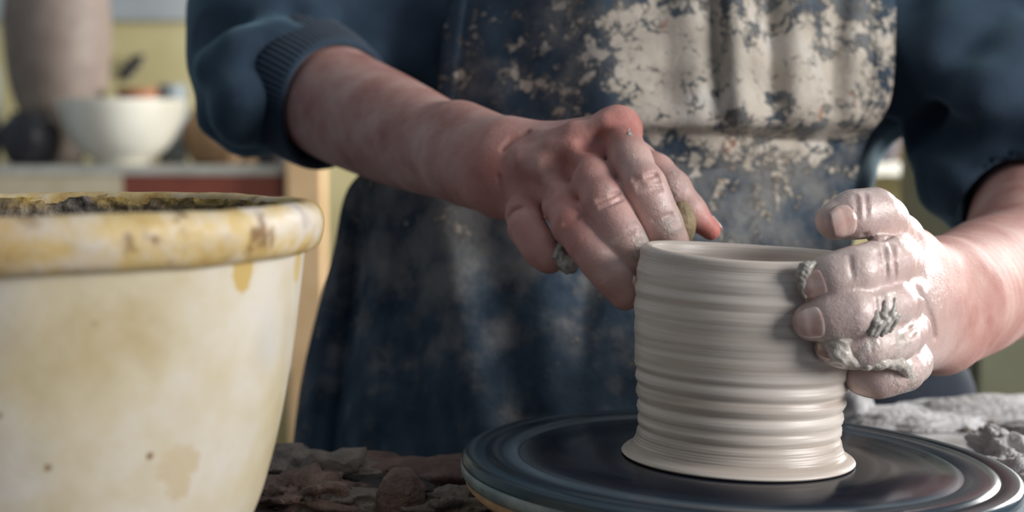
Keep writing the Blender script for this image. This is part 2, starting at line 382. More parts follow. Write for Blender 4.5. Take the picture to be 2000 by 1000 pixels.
def add_chain(F, pts, rs, kin=0.004, k=0.003, sy=1.0, mod=None):
    lo, hi = chain_bounds(pts, rs, max(k, kin)+0.012); sl, g = F.block(lo, hi); D = None
    for i in range(len(pts)-1):
        c = cone(g, pts[i], pts[i+1], rs[i], rs[i+1], sy); D = c if D is None else smin(D, c, kin)
    if mod: D = mod(D, g)
    F.F[sl] = smin(F.F[sl], D, k)
def add_limb(F, pts, rs, k, n=10):
    """smoothly tapering limb through the joints, without bulges at them"""
    q = spline([list(p)+[r] for p, r in zip(pts, rs)], n)
    add_chain(F, [p[:3] for p in q], [float(p[3]) for p in q], 0.0, k)
def cut_chain(F, pts, rs, k=0.002):
    lo, hi = chain_bounds(pts, rs, k+0.006); sl, g = F.block(lo, hi); D = None
    for i in range(len(pts)-1):
        c = cone(g, pts[i], pts[i+1], rs[i], rs[i+1]); D = c if D is None else np.minimum(D, c)
    F.F[sl] = smax(F.F[sl], -D, k)
def surf_line(F, pix, d0, d1, lift=0.0):
    out = []
    for px, py in pix:
        d = F.sample_ray(px, py, d0, d1)
        if d is not None: out.append(P(px, py, d-lift))
    return out
def crease(F, pix, r, d0, d1, k=0.002, depth=0.35):
    """press a groove of radius r along a line on the surface"""
    pts = surf_line(F, pix, d0, d1, r*(1-2*depth))
    if len(pts) > 1: cut_chain(F, pts, [r]*len(pts), k)
def ridge(F, pix, r, d0, d1, k=0.004, sink=0.3):
    pts = surf_line(F, pix, d0, d1, -r*sink)
    if len(pts) > 1: add_chain(F, pts, [r]*len(pts), k, k)

# ================================================================== THE ROOM
struct(link('floor', box_mesh('floor', -2.2, WALL_X+0.1, -1.6, WBY+0.1, -0.05, 0.0), M['floor'], smooth=False))
struct(link('ceiling', box_mesh('ceiling', -2.2, WALL_X+0.1, -1.6, WBY+0.1, 2.5, 2.55), M['wall_grey'], smooth=False))
struct(link('wall_back', box_mesh('wall_back', -2.2, WALL_X+0.1, WBY, WBY+0.1, 0.0, 2.5), M['wall'], smooth=False))
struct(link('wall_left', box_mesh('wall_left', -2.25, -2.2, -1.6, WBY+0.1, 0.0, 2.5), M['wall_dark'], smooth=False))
wr = bmesh.new()
def addbox(bm, x0, x1, y0, y1, z0, z1):
    r = bmesh.ops.create_cube(bm, size=1)
    for v in r['verts']: v.co = Vector(((x0+x1)/2+v.co.x*(x1-x0), (y0+y1)/2+v.co.y*(y1-y0), (z0+z1)/2+v.co.z*(z1-z0)))
for b in ((-1.6, WIN_Y0, 0, 2.5), (WIN_Y1, WIB_Y0, 0, 2.5), (WIB_Y1, WBY, 0, 2.5), (WIN_Y0, WIN_Y1, 0, WIN_Z0), (WIN_Y0, WIN_Y1, WIN_Z1, 2.5), (WIB_Y0, WIB_Y1, 0, WIN_Z0), (WIB_Y0, WIB_Y1, WIN_Z1, 2.5)):
    addbox(wr, WALL_X, WALL_X+0.1, b[0], b[1], b[2], b[3])
me = bpy.data.meshes.new('wall_right'); wr.to_mesh(me); wr.free(); struct(link('wall_right', me, M['wall_grey'], smooth=False))
def window(name, y0, y1, n):
    wn = bmesh.new(); X0, X1 = WALL_X+0.02, WALL_X+0.08
    addbox(wn, X0, X1, y0, y1, WIN_Z0, WIN_Z0+0.05); addbox(wn, X0, X1, y0, y1, WIN_Z1-0.05, WIN_Z1)
    ys = np.linspace(y0, y1-0.05, n+1)
    for y in ys: addbox(wn, X0, X1, y, y+0.05, WIN_Z0+0.05, WIN_Z1-0.05)
    me = bpy.data.meshes.new(name); wn.to_mesh(me); wn.free(); win = struct(link(name, me, M['frame'], smooth=False))
    for i in range(n): link('pane', box_mesh('pane', WALL_X+0.045, WALL_X+0.05, ys[i]+0.05, ys[i+1], WIN_Z0+0.05, WIN_Z1-0.05), M['glass'], win, smooth=False)
window('window_1', WIN_Y0, WIN_Y1, 3); window('window_2', WIB_Y0, WIB_Y1, 2)
# grey upper band of the back wall
zt = P(0, 44, WBY)[2]
struct(link('trim_1', box_mesh('trim_1', -2.2, WALL_X, WBY-0.025, WBY, zt, zt+0.4, 0.004), M['wall_grey'], smooth=False))

# ================================================================== WHEEL TABLE
TZ = 0.630
pl = [onz(300, 905, TZ), onz(1180, 905, TZ), onz(1560, 880, TZ), onz(1625, 797, TZ), onz(1690, 797, TZ), onz(2350, 788, TZ)]
poly = [(-0.34, 0.24)] + [(p[0], p[1]) for p in pl] + [(0.46, 0.24)]
poly[1] = (-0.34, poly[1][1]); poly[-2] = (0.46, poly[-2][1])
table = empty('wheel_table', (0.06, 0.55, 0), 'clay-spattered dark wooden table top around the spinning potter\'s wheel', 'table')
def table_mesh():
    bm = bmesh.new(); vs = [bm.verts.new((x-0.06, y-0.55, TZ)) for x, y in poly]; f = bm.faces.new(vs)
    if f.normal.z < 0: bmesh.ops.reverse_faces(bm, faces=[f])
    bm.normal_update()
    r = bmesh.ops.extrude_face_region(bm, geom=[f])
    for v in [e for e in r['geom'] if isinstance(e, bmesh.types.BMVert)]: v.co.z -= 0.03
    bmesh.ops.recalc_face_normals(bm, faces=bm.faces)
    bmesh.ops.bevel(bm, geom=[e for e in bm.edges], offset=0.003, segments=2, affect='EDGES')
    me = bpy.data.meshes.new('table_top'); bm.to_mesh(me); bm.free(); return me
link('table_top', table_mesh(), M['table'], table, smooth=False)
for lx, ly in ((-0.36, -0.27), (0.36, -0.27), (-0.36, 0.20), (0.36, 0.34)):
    link('leg', box_mesh('leg', lx-0.025, lx+0.025, ly-0.025, ly+0.025, 0, TZ-0.03, 0.003), M['table'], table, smooth=False)

# ================================================================== POTTER'S WHEEL
WC = P(1440, 893, 0.667); TILT = math.radians(2.0)
WR = 0.1195
wheel = empty('potters_wheel', tuple(WC), 'round dark blue-grey potter\'s wheel head turning under the clay pot', 'pottery wheel')
wheel.rotation_euler = (0, TILT, 0)
wp = [(0, 0), (0.05, 0.0), (0.0935, 0), (0.0945, -0.0007), (0.0955, -0.0007), (0.0965, 0.0002), (0.1085, 0.0002), (0.1092, -0.0005), (0.11, -0.0005), (0.1107, 0), (WR-0.003, 0), (WR-0.001, -0.0006), (WR, -0.0025), (WR, -0.0045)]
link('wheel_head', lathe('wheel_head', wp, 200), M['wheel'], wheel)
rp = [(WR-0.0005, -0.0042), (WR+0.0003, -0.005), (WR+0.0003, -0.0085), (WR-0.001, -0.0105), (WR-0.003, -0.0112)]
link('wheel_rim', lathe('wheel_rim', rp, 200), M['wheel_rim'], wheel)
up = [(WR-0.0022, -0.0108), (WR-0.002, -0.0135), (WR-0.005, -0.0165), (WR-0.012, -0.018), (0.05, -0.0175), (0.02, -0.0175), (0, -0.0175)]
link('wheel_underside', lathe('wheel_underside', up, 160), M['wheel_under'], wheel)
link('wheel_shaft', lathe('wheel_shaft', [(0, -0.017), (0.028, -0.017), (0.028, -(WC[2]-TZ)+0.0006), (0.03, -(WC[2]-TZ)+0.0006), (0, -(WC[2]-TZ)+0.0006)], 40), M['wheel_rim'], wheel)

# ================================================================== CLAY POT
# outer profile measured in millimetres: (radius, height)
outer = [(49.8, 0.4), (50.3, 1.2), (49.2, 2.4), (46.6, 3.9), (44.9, 6.2), (44.0, 9), (43.6, 13), (43.8, 18), (44.3, 24), (44.9, 30), (45.5, 36), (46.0, 42), (46.4, 48), (46.7, 54), (46.9, 60), (47.0, 66), (46.8, 72), (46.4, 78), (45.9, 83), (45.6, 86), (45.2, 88.3), (44.2, 89.6), (42.6, 90.2), (41.0, 89.9), (39.8, 88.8), (39.2, 87)]
inner = [(38.8, 82), (38.9, 70), (38.8, 50), (38.2, 25), (36, 14), (28, 9), (12, 8), (0, 8)]
prof = [(0, 0.4)] + [tuple(p) for p in spline(outer, 9)] + [tuple(p) for p in spline(inner, 6)]
ridges = [(84.5, -.55, 1.6), (79, .35, 2.0), (74.5, -.45, 1.1), (71.5, .3, 1), (68, -.4, 1.0), (64, .3, 1.5), (59, -.3, 1.2), (54, .25, 2), (48.5, -.3, 1.3), (43, .35, 1.8), (39.5, .55, 1.3), (37, -.75, 1.1), (33.5, .5, 1.2), (30.6, -.75, 1.0), (27, .55, 1.3), (23.7, -.8, 1.0), (20.5, .5, 1.2), (17.6, -.7, .9), (14.8, .4, 1.0), (12, -.6, .9), (9.6, .3, .7)]
rng = np.random.RandomState(3)
def ringnoise(z): return 0.07*math.sin(z*5.1)+0.06*math.sin(z*8.7+1)+0.05*math.sin(z*13.3+2)
def pot_r(r, z, a):
    if r < 30 or z < 5 or z > 87: return r
    dr = 0
    if r > 41.5:
        zz = z + 0.55*math.sin(a+0.8)*0.9            # the throwing rings climb a little round the wall
        for h, amp, wd in ridges: dr += amp*(0.8+0.25*math.sin(h*1.7))*math.exp(-((zz-h)/wd)**2)
        dr += ringnoise(zz)*(1.3 if zz < 42 else 0.55)
    return r+dr
def pot_fn(p, a, r, z):
    rr = pot_r(r, z, a); t = min(max((z-45)/45, 0), 1)
    rr *= 1+0.008*t*math.cos(2*a+0.6)
    dz = t*t*(0.9*math.cos(a-2.2)+0.7*math.cos(2*a+0.4))
    return np.array([rr*math.cos(a), rr*math.sin(a), z+dz])*0.001
pot = link('clay_pot', lathe('clay_pot', prof, 200, pot_fn), M['pot'], loc=tuple(WC))
pot.rotation_euler = (0, TILT, 0)
tag(pot, 'wet grey-beige clay pot with throwing rings, standing on the wheel head', 'pot')
AX = WC  # pot axis foot

# ================================================================== BUCKET
BD = 0.53; BC = P(6, 398, BD); BR = 0.1095
ZB = TZ - BC[2]        # foot of the bucket, seen from the rim
def on_bucket(px, py):  # point of the bucket wall (near side) seen there, in bucket coordinates
    v = (_f + (px-1000)/FPX*_r - (py-500)/FPX*_u); v2 = v[:2]; o = CAM[:2]-BC[:2]; R = 0.101
    A = v2@v2; B = 2*o@v2; C = o@o-R*R; s = (-B-math.sqrt(max(B*B-4*A*C, 0)))/(2*A)
    return CAM+v*s-BC
BUCKET_STAINS = [(on_bucket(380, 990), 70, 40, lin(204, 188, 158)), (on_bucket(408, 920), 190, 62, lin(198, 180, 148)), (on_bucket(465, 505), 150, 80, lin(196, 168, 104)), (on_bucket(440, 475), 110, 120, lin(190, 160, 96)), (on_bucket(575, 500), 170, 90, lin(206, 184, 130))]
M['bucket'] = mat_bucket(); M['bucket_rim'] = mat_bucket_rim(); M['crust'] = mat_crust()
bucket = empty('bucket', (BC[0], BC[1], TZ), 'large cream glazed bucket with yellowed rolled rim beside the wheel', 'bucket')
wallp = [(0.0, ZB), (0.074, ZB), (0.0775, ZB+0.002), (0.081, -0.118), (0.0875, -0.100), (0.0935, -0.078), (0.0980, -0.055), (0.1005, -0.036), (0.1022, -0.020), (0.1028, -0.012), (0.1020, -0.004), (0.098, -0.003)]
def wob(p, a, r, z): 
    k = 1+0.004*math.sin(3*a+1)+0.003*math.sin(7*a+z*40)
    return np.array([p[0]*k, p[1]*k, p[2]])
OB = (0, 0, BC[2]-TZ)
link('wall', lathe('wall', [tuple(p) for p in spline(wallp, 6)], 128, wob), M['bucket'], bucket, OB)
rimp = [(0.1015, -0.0155), (0.1045, -0.0165), (0.1075, -0.0145), (0.1092, -0.0100), (0.1094, -0.0055), (0.1080, -0.0018), (0.1050, 0.0002), (0.1015, 0.0004), (0.0985, -0.0010), (0.0965, -0.004)]
def rimw(p, a, r, z):
    n = mnoise.noise(Vector((p[0]*28, p[1]*28, p[2]*60)))*0.0009+mnoise.noise(Vector((p[0]*110, p[1]*110, p[2]*110)))*0.00035
    q = wob(p, a, r, z); return np.array([q[0]*(1+n*8), q[1]*(1+n*8), q[2]+n])
link('rim', lathe('rim', [tuple(p) for p in spline(rimp, 6)], 260, rimw), M['bucket_rim'], bucket, OB)
crp = [(0.0975, -0.0015), (0.0955, -0.005), (0.0940, -0.012), (0.0930, -0.022), (0.0910, -0.040), (0.085, -0.075), (0.074, -0.115), (0.066, ZB+0.012), (0.0, ZB+0.01)]
def cru(p, a, r, z):
    if r < 0.06: return p
    n = mnoise.fractal(Vector((p[0]*160, p[1]*160, p[2]*160)), 0.9, 2.0, 4)*0.0013+max(0, mnoise.noise(Vector((p[0]*330, p[1]*330, p[2]*330))))*0.0016
    k = 1-n/r; return np.array([p[0]*k, p[1]*k, p[2]+(n*0.4 if z > -0.01 else 0)])
link('crusty_lining', lathe('crusty_lining', [tuple(p) for p in spline(crp, 8)], 420, cru), M['crust'], bucket, OB)

# ================================================================== THE POTTER
person = empty('person', (0.10, 1.06, 0.0), 'person in navy sweater and clay-caked apron shaping a pot with wet hands', 'person')
PO = np.array([0.10, 1.06, 0.0])
def part(name, me, mat, parent=person):
    o = link(name, me, mat, parent); 
    o.matrix_parent_inverse = Matrix.Translation(Vector((-PO[0], -PO[1], -PO[2]))); return o

xs = np.concatenate([np.arange(-0.36, -0.18, 0.006), np.arange(-0.18, -0.012, 0.0024), np.arange(-0.012, 0.217, 0.0008), np.arange(0.217, 0.36, 0.0024), np.arange(0.36, 0.50, 0.006)])
ysg = np.concatenate([np.arange(0.590, 0.790, 0.0008), np.arange(0.790, 1.0, 0.0026), np.arange(1.0, 1.26, 0.008)])
zs = np.concatenate([np.arange(0.42, 0.684, 0.010), np.arange(0.684, 0.826, 0.0008), np.arange(0.826, 0.92, 0.0026), np.arange(0.92, 1.24, 0.010)])
B = Field(xs, ysg, zs)
# --- trunk, shoulders, upper arms (under the clothes)
SH_R, SH_L = P(760, -560, 1.12), P(1830, -560, 1.12)
EL_R, EL_L = P(505, 95, 1.02), P(2040, 300, 1.03)
add_chain(B, [P(1260, 760, 1.10), P(1270, 300, 1.08), P(1290, -250, 1.09), P(1290, -560, 1.10)], [0.115, 0.11, 0.125, 0.09], 0.04, 0.02, 0.7)
add_chain(B, [SH_R, P(1290, -600, 1.11), SH_L], [0.055, 0.07, 0.055], 0.03, 0.04)
add_chain(B, [P(1290, -560, 1.10), P(1290, -800, 1.09)], [0.055, 0.05], 0.03, 0.03)
add_chain(B, [SH_R, EL_R], [0.05, 0.038], 0.02, 0.03)
add_chain(B, [SH_L, EL_L], [0.05, 0.038], 0.02, 0.03)
# --- right arm (left in the picture): forearm comes towards the viewer
add_limb(B, [EL_R, P(640, 192, 0.955), P(760, 250, 0.895), P(870, 296, 0.835), P(985, 336, 0.768)], [0.038, 0.0358, 0.0320, 0.0258, 0.0185], 0.014)
add_chain(B, [P(900, 322, 0.80), P(990, 352, 0.765), P(1030, 372, 0.756)], [0.016, 0.0155, 0.013], 0.01, 0.014)
add_chain(B, [P(900, 270, 0.82), P(1000, 300, 0.772), P(1060, 300, 0.76)], [0.018, 0.0150, 0.012], 0.01, 0.014)
# palm: metacarpals
RW = P(990, 335, 0.768)
mc = {'i': P(1205, 258, 0.737), 'm': P(1132, 303, 0.738), 'r': P(1076, 352, 0.742), 'p': P(1027, 396, 0.752)}
for k_, st, ra, rb in (('i', P(1010, 305, 0.770), .0145, .0105), ('m', P(1005, 325, 0.764), .0145, .0105), ('r', P(1000, 345, 0.764), .0145, .0100), ('p', P(995, 362, 0.766), .0135, .0092)):
    add_chain(B, [st, mc[k_]], [ra, rb*0.92], 0.01, 0.008)
add_chain(B, [P(1060, 345, 0.772), P(1160, 320, 0.765)], [0.016, 0.014], 0.01, 0.012)   # heel of the palm
# knuckles
for k_, r in (('i', .0118), ('m', .0117), ('r', .0105), ('p', .0092)): add_chain(B, [mc[k_], mc[k_]+np.array([0, -0.001, 0.001])], [r, r], 0.004, 0.006)
R_FING = {
 'index': ([mc['i'], P(1232, 315, .716), P(1258, 366, .703), P(1276, 404, .703), P(1292, 440, .706), P(1306, 474, .713), P(1314, 500, .7175)], [.0104, .0096, .0101, .0092, .0094, .0088, .0078]),
 'middle': ([mc['m'], P(1158, 352, .716), P(1180, 395, .703), P(1200, 433, .697), P(1218, 466, .694), P(1233, 496, .6955), P(1245, 520, .698)], [.0102, .0094, .0099, .0090, .0092, .0086, .0078]),
 'ring': ([mc['r'], P(1098, 400, .722), P(1119, 441, .707), P(1146, 477, .699), P(1172, 509, .694), P(1198, 542, .691), P(1221, 576, .690)], [.0096, .0090, .0094, .0086, .0087, .0082, .0074]),
 'little': ([mc['p'], P(1024, 420, .738), P(1030, 446, .727), P(1045, 470, .720), P(1060, 490, .716), P(1074, 506, .713)], [.0090, .0084, .0086, .0080, .0080, .0072]),
 'thumb': ([P(1100, 335, .772), P(1235, 320, .764), P(1280, 338, .752), P(1312, 368, .744), P(1346, 412, .743), P(1388, 450, .742)], [.015, .0118, .0092, .0088, .0078, .0050])}
for nm, (pt, rs) in R_FING.items(): add_chain(B, pt, [rs[0]]+[q*0.955 for q in rs[1:]], 0.005, 0.0013 if nm != 'thumb' else 0.006)
# web between the knuckles
for a, b in (('i', 'm'), ('m', 'r'), ('r', 'p')):
    q = (mc[a]+mc[b])/2+np.array([0.003, -0.004, -0.006]); add_chain(B, [q, q+np.array([0, 0.008, 0])], [.0050, .006], 0.004, 0.006)
# skin folds of the right hand
for ln, r in (([(1238, 350), (1256, 348), (1280, 340)], .0011), ([(1246, 362), (1266, 357), (1288, 352)], .0010), ([(1244, 374), (1268, 370), (1292, 366)], .0010),
              ([(1168, 392), (1190, 385), (1208, 376)], .0010), ([(1172, 404), (1196, 397), (1214, 388)], .0009), ([(1102, 437), (1116, 431), (1130, 425)], .0009),
              ([(1275, 432), (1294, 426), (1312, 420)], .0008), ([(1196, 470), (1218, 460), (1236, 452)], .0008),
              ([(974, 345), (979, 372), (986, 396)], .0009), ([(983, 290), (1000, 270), (1030, 258)], .0016), ([(1010, 330), (1030, 300), (1052, 282)], .0012),
              ([(1016, 404), (1000, 412), (992, 424)], .0012)):
    crease(B, ln, r*1.25, 0.60, 0.85, 0.0014, 0.42)
for ln in ([(1168, 262), (1150, 280), (1120, 268)], [(1112, 328), (1095, 322), (1068, 318)], [(1062, 378), (1045, 368), (1028, 356)]):
    crease(B, ln, .0032, 0.62, 0.82, 0.006, 0.25)
# tendons
for ln in ([(1020, 300), (1080, 288), (1120, 286)], [(1020, 318), (1060, 322), (1085, 332)], [(1060, 270), (1120, 256), (1180, 240)]):
    ridge(B, ln, .003, 0.62, 0.82, 0.006, 0.55)

# --- left arm (right in the picture)
add_limb(B, [EL_L, P(2000, 506, 0.885), P(1930, 548, 0.825), P(1858, 590, 0.755)], [0.040, 0.0368, 0.0335, 0.0275], 0.014)
add_limb(B, [P(1905, 535, 0.81), P(1838, 545, 0.745)], [0.021, 0.019], 0.010)
add_limb(B, [P(1910, 610, 0.81), P(1835, 652, 0.745)], [0.021, 0.0185], 0.010)
lm = {'i': P(1756, 512, .676), 'm': P(1764, 573, .672), 'r': P(1770, 635, .676), 'p': P(1772, 688, .688)}
for k_, st, ra, rb in (('i', P(1836, 545, .742), .0165, .0115), ('m', P(1840, 580, .738), .0165, .0115), ('r', P(1842, 615, .738), .0165, .0110), ('p', P(1836, 655, .742), .0155, .0100)):
    add_chain(B, [st, lm[k_]], [ra, rb], 0.01, 0.012)
add_chain(B, [P(1800, 560, .735), P(1765, 640, .715)], [.016, .014], 0.01, 0.012)
L_FING = {
 'index': ([lm['i'], P(1748, 511, .652), P(1735, 512, .6335), P(1706, 520, .624), P(1670, 531, .6175), P(1628, 543, .6165), P(1592, 553, .6185)], [.0112, .0102, .0100, .0092, .0094, .0090, .0078]),
 'middle': ([lm['m'], P(1754, 583, .648), P(1737, 594, .6285), P(1704, 603, .619), P(1664, 612, .6130), P(1622, 621, .6135), P(1585, 628, .6155)], [.0110, .0100, .0096, .0088, .0090, .0087, .0078]),
 'ring': ([lm['r'], P(1762, 649, .653), P(1747, 661, .634), P(1720, 669, .6255), P(1688, 674, .620), P(1652, 676, .6205), P(1624, 676, .6225)], [.0104, .0094, .0090, .0084, .0085, .0081, .0073]),
 'little': ([lm['p'], P(1778, 708, .668), P(1764, 722, .652), P(1738, 731, .6465), P(1712, 737, .645), P(1684, 731, .6475), P(1668, 724, .650)], [.0094, .0086, .0084, .0078, .0078, .0073, .0067]),
 'thumb': ([P(1812, 545, .727), P(1778, 506, .700), P(1752, 468, .676), P(1726, 430, .655), P(1706, 415, .646), P(1668, 419, .641), P(1630, 431, .6385)], [.016, .0135, .0108, .0094, .0095, .0094, .0080])}
for nm, (pt, rs) in L_FING.items(): add_chain(B, pt, rs, 0.005, 0.0022 if nm != 'thumb' else 0.004)
for ln, r in (([(1727, 484), (1731, 510), (1733, 552)], .0009), ([(1742, 478), (1748, 505), (1750, 548)], .0010), ([(1716, 490), (1721, 515), (1723, 550)], .0008),
              ([(1712, 586), (1714, 605), (1713, 632)], .0010), ([(1726, 584), (1730, 604), (1730, 628)], .0009), ([(1700, 650), (1704, 668), (1706, 690)], .0009),
              ([(1797, 566), (1812, 596), (1825, 628), (1830, 660)], .0022), ([(1770, 640), (1785, 625), (1796, 600)], .0010), ([(1762, 665), (1778, 655), (1792, 640)], .0010),
              ([(1672, 382), (1674, 400), (1676, 425)], .0008), ([(1690, 379), (1693, 400), (1694, 430)], .0008), ([(1660, 500), (1662, 520), (1666, 545)], .0006),
              ([(1690, 462), (1715, 470), (1740, 462)], .0013)):
    crease(B, ln, r, 0.55, 0.85, 0.0016, 0.20)
body_me, bpos = B.mesh('body')
del B.F
# slip and redness on the skin
def blobs(pos, lst):
    m = np.zeros(len(pos))
    for px, py, d, r, a in lst:
        q = np.linalg.norm(pos-P(px, py, d), axis=1)/r; m = np.maximum(m, a*np.clip(1.4-q, 0, 1))
    return m
near = (bpos[:, 1] < 0.79)
wet = np.zeros(len(bpos)); clay = np.zeros(len(bpos)); red = np.zeros(len(bpos))
Lh = [(1640, 420, .64, .040, 1), (1650, 540, .62, .040, 1), (1650, 620, .615, .045, 1), (1700, 690, .62, .045, 1), (1760, 600, .66, .035, .9), (1770, 720, .66, .035, .9), (1800, 680, .69, .03, .5)]
Rh = [(1240, 470, .70, .024, .8), (1300, 430, .70, .024, .8), (1225, 500, .69, .02, .8), (1260, 330, .70, .022, .35), (1220, 420, .695, .02, .4), (1330, 370, .74, .02, .5), (1070, 490, .71, .02, .3)]
wet[near] = np.maximum(blobs(bpos[near], Lh), blobs(bpos[near], Rh))
Lc = [(1568, 545, .62, .010, .45), (1600, 680, .62, .016, .5), (1660, 690, .615, .022, .5), (1720, 700, .62, .022, .5), (1760, 735, .65, .02, .5), (1580, 640, .61, .012, .4), (1700, 575, .615, .012, .35), (1770, 680, .66, .022, .4), (1660, 400, .63, .012, .3), (1720, 620, .615, .012, .4), (1790, 600, .68, .02, .35), (1780, 520, .65, .02, .3)]
Rc = [(1225, 290, .705, .010, .45), (1238, 330, .705, .010, .4), (1240, 450, .69, .010, .5), (1250, 480, .69, .010, .6), (1310, 440, .70, .010, .5), (1290, 380, .70, .008, .4), (1320, 360, .735, .014, .4), (1195, 375, .695, .007, .4), (1000, 400, .75, .012, .35), (1140, 500, .69, .01, .3), (1080, 470, .71, .01, .35)]
clay[near] = np.maximum(blobs(bpos[near], Lc), blobs(bpos[near], Rc))
red[near] = blobs(bpos[near], [(1125, 290, .73, .016, .35), (1200, 240, .73, .016, .3), (1390, 450, .74, .012, .8), (1598, 432, .635, .006, .9), (1556, 622, .61, .006, .5), (1040, 480, .71, .02, .4), (1150, 470, .69, .03, .4), (1105, 430, .70, .03, .4), (980, 370, .76, .03, .35), (1700, 455, .65, .008, .6), (1660, 425, .63, .012, .25), (1690, 540, .62, .012, .2), (1270, 400, .70, .015, .2)])
for nm, arr in (('wet', wet), ('clay', clay), ('red', red)):
    at = body_me.attributes.new(nm, 'FLOAT', 'POINT'); at.data.foreach_set('value', arr.astype(np.float32))
part('body', body_me, M['skin'])

# --- finger nails
def nail(tip, dip, r, facing, l0, l1, halfw=0.95, grow=0.0011):
    tip = np.array(tip); a = tip-np.array(dip); a /= np.linalg.norm(a)
    n = np.array(facing, float); n -= a*(n@a); n /= np.linalg.norm(n); b = np.cross(a, n)
    NU, NV = 15, 15; v = []
    for i in range(NU):
        u = -1+2*i/(NU-1)
        for j in range(NV):
            w_ = -1+2*j/(NV-1)
            sq = math.sqrt(max(0, 1-0.80*w_**2)) if u < 0 else math.sqrt(max(0, 1-0.45*w_*w_))
            s = l0+(l1-l0)*(u*sq*0.5+0.5)
            ph = w_*halfw*math.sqrt(max(0, 1-0.35*u*u))
            R = r+0.0004+grow*min(1, max(0, -s)/0.007)-0.0009*max(0, abs(w_)-0.75)/0.25-0.0012*max(0, -u-0.72)/0.28
            if s > 0: R -= 0.35*s*s/r
            v.append(tip+a*s+R*(math.cos(ph)*n+math.sin(ph)*b))
    f = [[i*NV+j, (i+1)*NV+j, (i+1)*NV+j+1, i*NV+j+1] for i in range(NU-1) for j in range(NV-1)]
    me = meshpy('fingernail', v, f)
    o = part('fingernail', me, M['nail']); so = o.modifiers.new('thickness', 'SOLIDIFY'); so.thickness = 0.0006; so.offset = -1
    return o
def tipdip(F_, nm): pt, rs = F_[nm]; return pt[-1], pt[-2], rs[-1]
t_, d_, r_ = tipdip(L_FING, 'index'); nail(t_, d_, r_+0.0004, (-0.05, -1, 0.02), -0.0062, 0.0052, 0.86)
t_, d_, r_ = tipdip(L_FING, 'middle'); nail(t_, d_, r_+0.0004, (-0.05, -1, 0.06), -0.0068, 0.0050, 0.86)
t_, d_, r_ = tipdip(L_FING, 'ring'); nail(t_, d_, r_+0.0002, (-0.05, -1, 0.10), -0.0060, 0.0046, 0.82)
t_, d_, r_ = tipdip(L_FING, 'little'); nail(t_, d_, r_+0.0002, (0.0, -1, -0.3), -0.0050, 0.0040, 0.8)
t_, d_, r_ = tipdip(L_FING, 'thumb'); nail(t_, d_, r_+0.0004, (-0.1, -1, -0.12), -0.0058, 0.0056, 0.92)
t_, d_, r_ = tipdip(R_FING, 'index'); nail(t_, d_, r_, (0.75, -0.4, 0.3), -0.006, 0.0046, 0.85)
t_, d_, r_ = tipdip(R_FING, 'middle'); nail(t_, d_, r_, (0.6, -0.6, 0.3), -0.006, 0.0046, 0.85)
t_, d_, r_ = tipdip(R_FING, 'ring'); nail(t_, d_, r_, (0.85, 0.1, 0.5), -0.006, 0.0046, 0.85)
t_, d_, r_ = tipdip(R_FING, 'little'); nail(t_, d_, r_, (0.8, 0.3, 0.5), -0.005, 0.004, 0.85)
t_, d_, r_ = tipdip(R_FING, 'thumb'); nail(t_, d_, r_, (0.4, 0.8, 0.5), -0.006, 0.004, 0.8)

# --- clay clinging to the fingers (distance field again, small grid)
def clay_part(name, mat, items, lo, hi, h=0.0006, amp=0.00035, freq=650, k=0.003):
    Q = Field(np.arange(lo[0], hi[0], h), np.arange(lo[1], hi[1], h), np.arange(lo[2], hi[2], h))
    for pts, rs in items: add_chain(Q, pts, rs, k, k)
    X, Y, Z = [a[(slice(None) if i == 0 else None), (slice(None) if i == 1 else None), (slice(None) if i == 2 else None)] for i, a in enumerate(Q.ax)]
    Q.F += amp*(np.sin(X*freq+1)*np.sin(Y*freq*0.9)*np.sin(Z*freq*1.1+2)+0.6*np.sin(X*freq*2.1+Z*freq)*np.sin(Z*freq*1.7+Y*freq)).astype(np.float32)
    me, _ = Q.mesh(name); o = part(name, me, mat); return o
def bnd(items, m=0.006):
    pts = np.vstack([np.array(p) for p, _ in items]); R = max(max(r) for _, r in items)+m; return pts.min(0)-R, pts.max(0)+R
items = [([P(1608, 664, .6150), P(1630, 672, .6130), P(1640, 690, .6135), P(1660, 700, .6155), P(1690, 706, .6175), P(1720, 706, .6190), P(1748, 705, .6270), P(1766, 715, .6370), P(1770, 735, .6450), P(1768, 746, .6480)], [.0022, .0034, .0038, .0032, .0030, .0028, .0032, .0030, .0032, .0026]),
         ([P(1632, 664, .6115), P(1650, 660, .6115), P(1668, 652, .6110)], [.0026, .0022, .0014]), ([P(1735, 698, .6220), P(1752, 690, .6260)], [.0022, .0016])]
clay_part('clay_smear', M['slip'], items, *bnd(items))
items = []
for x0, y0, x1, y1, dd, rr in ((1690, 644, 1704, 616, .6080, .0009), (1699, 652, 1712, 604, .6072, .0013), (1708, 655, 1719, 612, .6076, .0010), (1713, 650, 1730, 588, .6090, .0014), (1722, 655, 1738, 604, .6104, .0010), (1729, 648, 1748, 584, .6120, .0013), (1738, 646, 1752, 600, .6150, .0011), (1745, 634, 1756, 596, .6180, .0009)):
    items.append(([P(x0, y0, dd), P((x0+x1)/2+3, (y0+y1)/2, dd-.0008), P(x1, y1, dd+.0012)], [rr*.9, rr*1.5, rr*.5]))
items.append(([P(1703, 640, .6090), P(1722, 628, .6100), P(1740, 618, .6140)], [.0016, .0022, .0014]))
clay_part('clay_smear', M['slip_dark'], items, *bnd(items), h=0.0004, amp=0.0001, freq=1400, k=0.0006)
items = [([P(1566, 552, .6125), P(1566, 538, .6118), P(1574, 524, .6118), P(1590, 515, .6128)], [.0014, .0019, .0022, .0013]), ([P(1565, 562, .6125), P(1572, 580, .6130)], [.0012, .0009])]
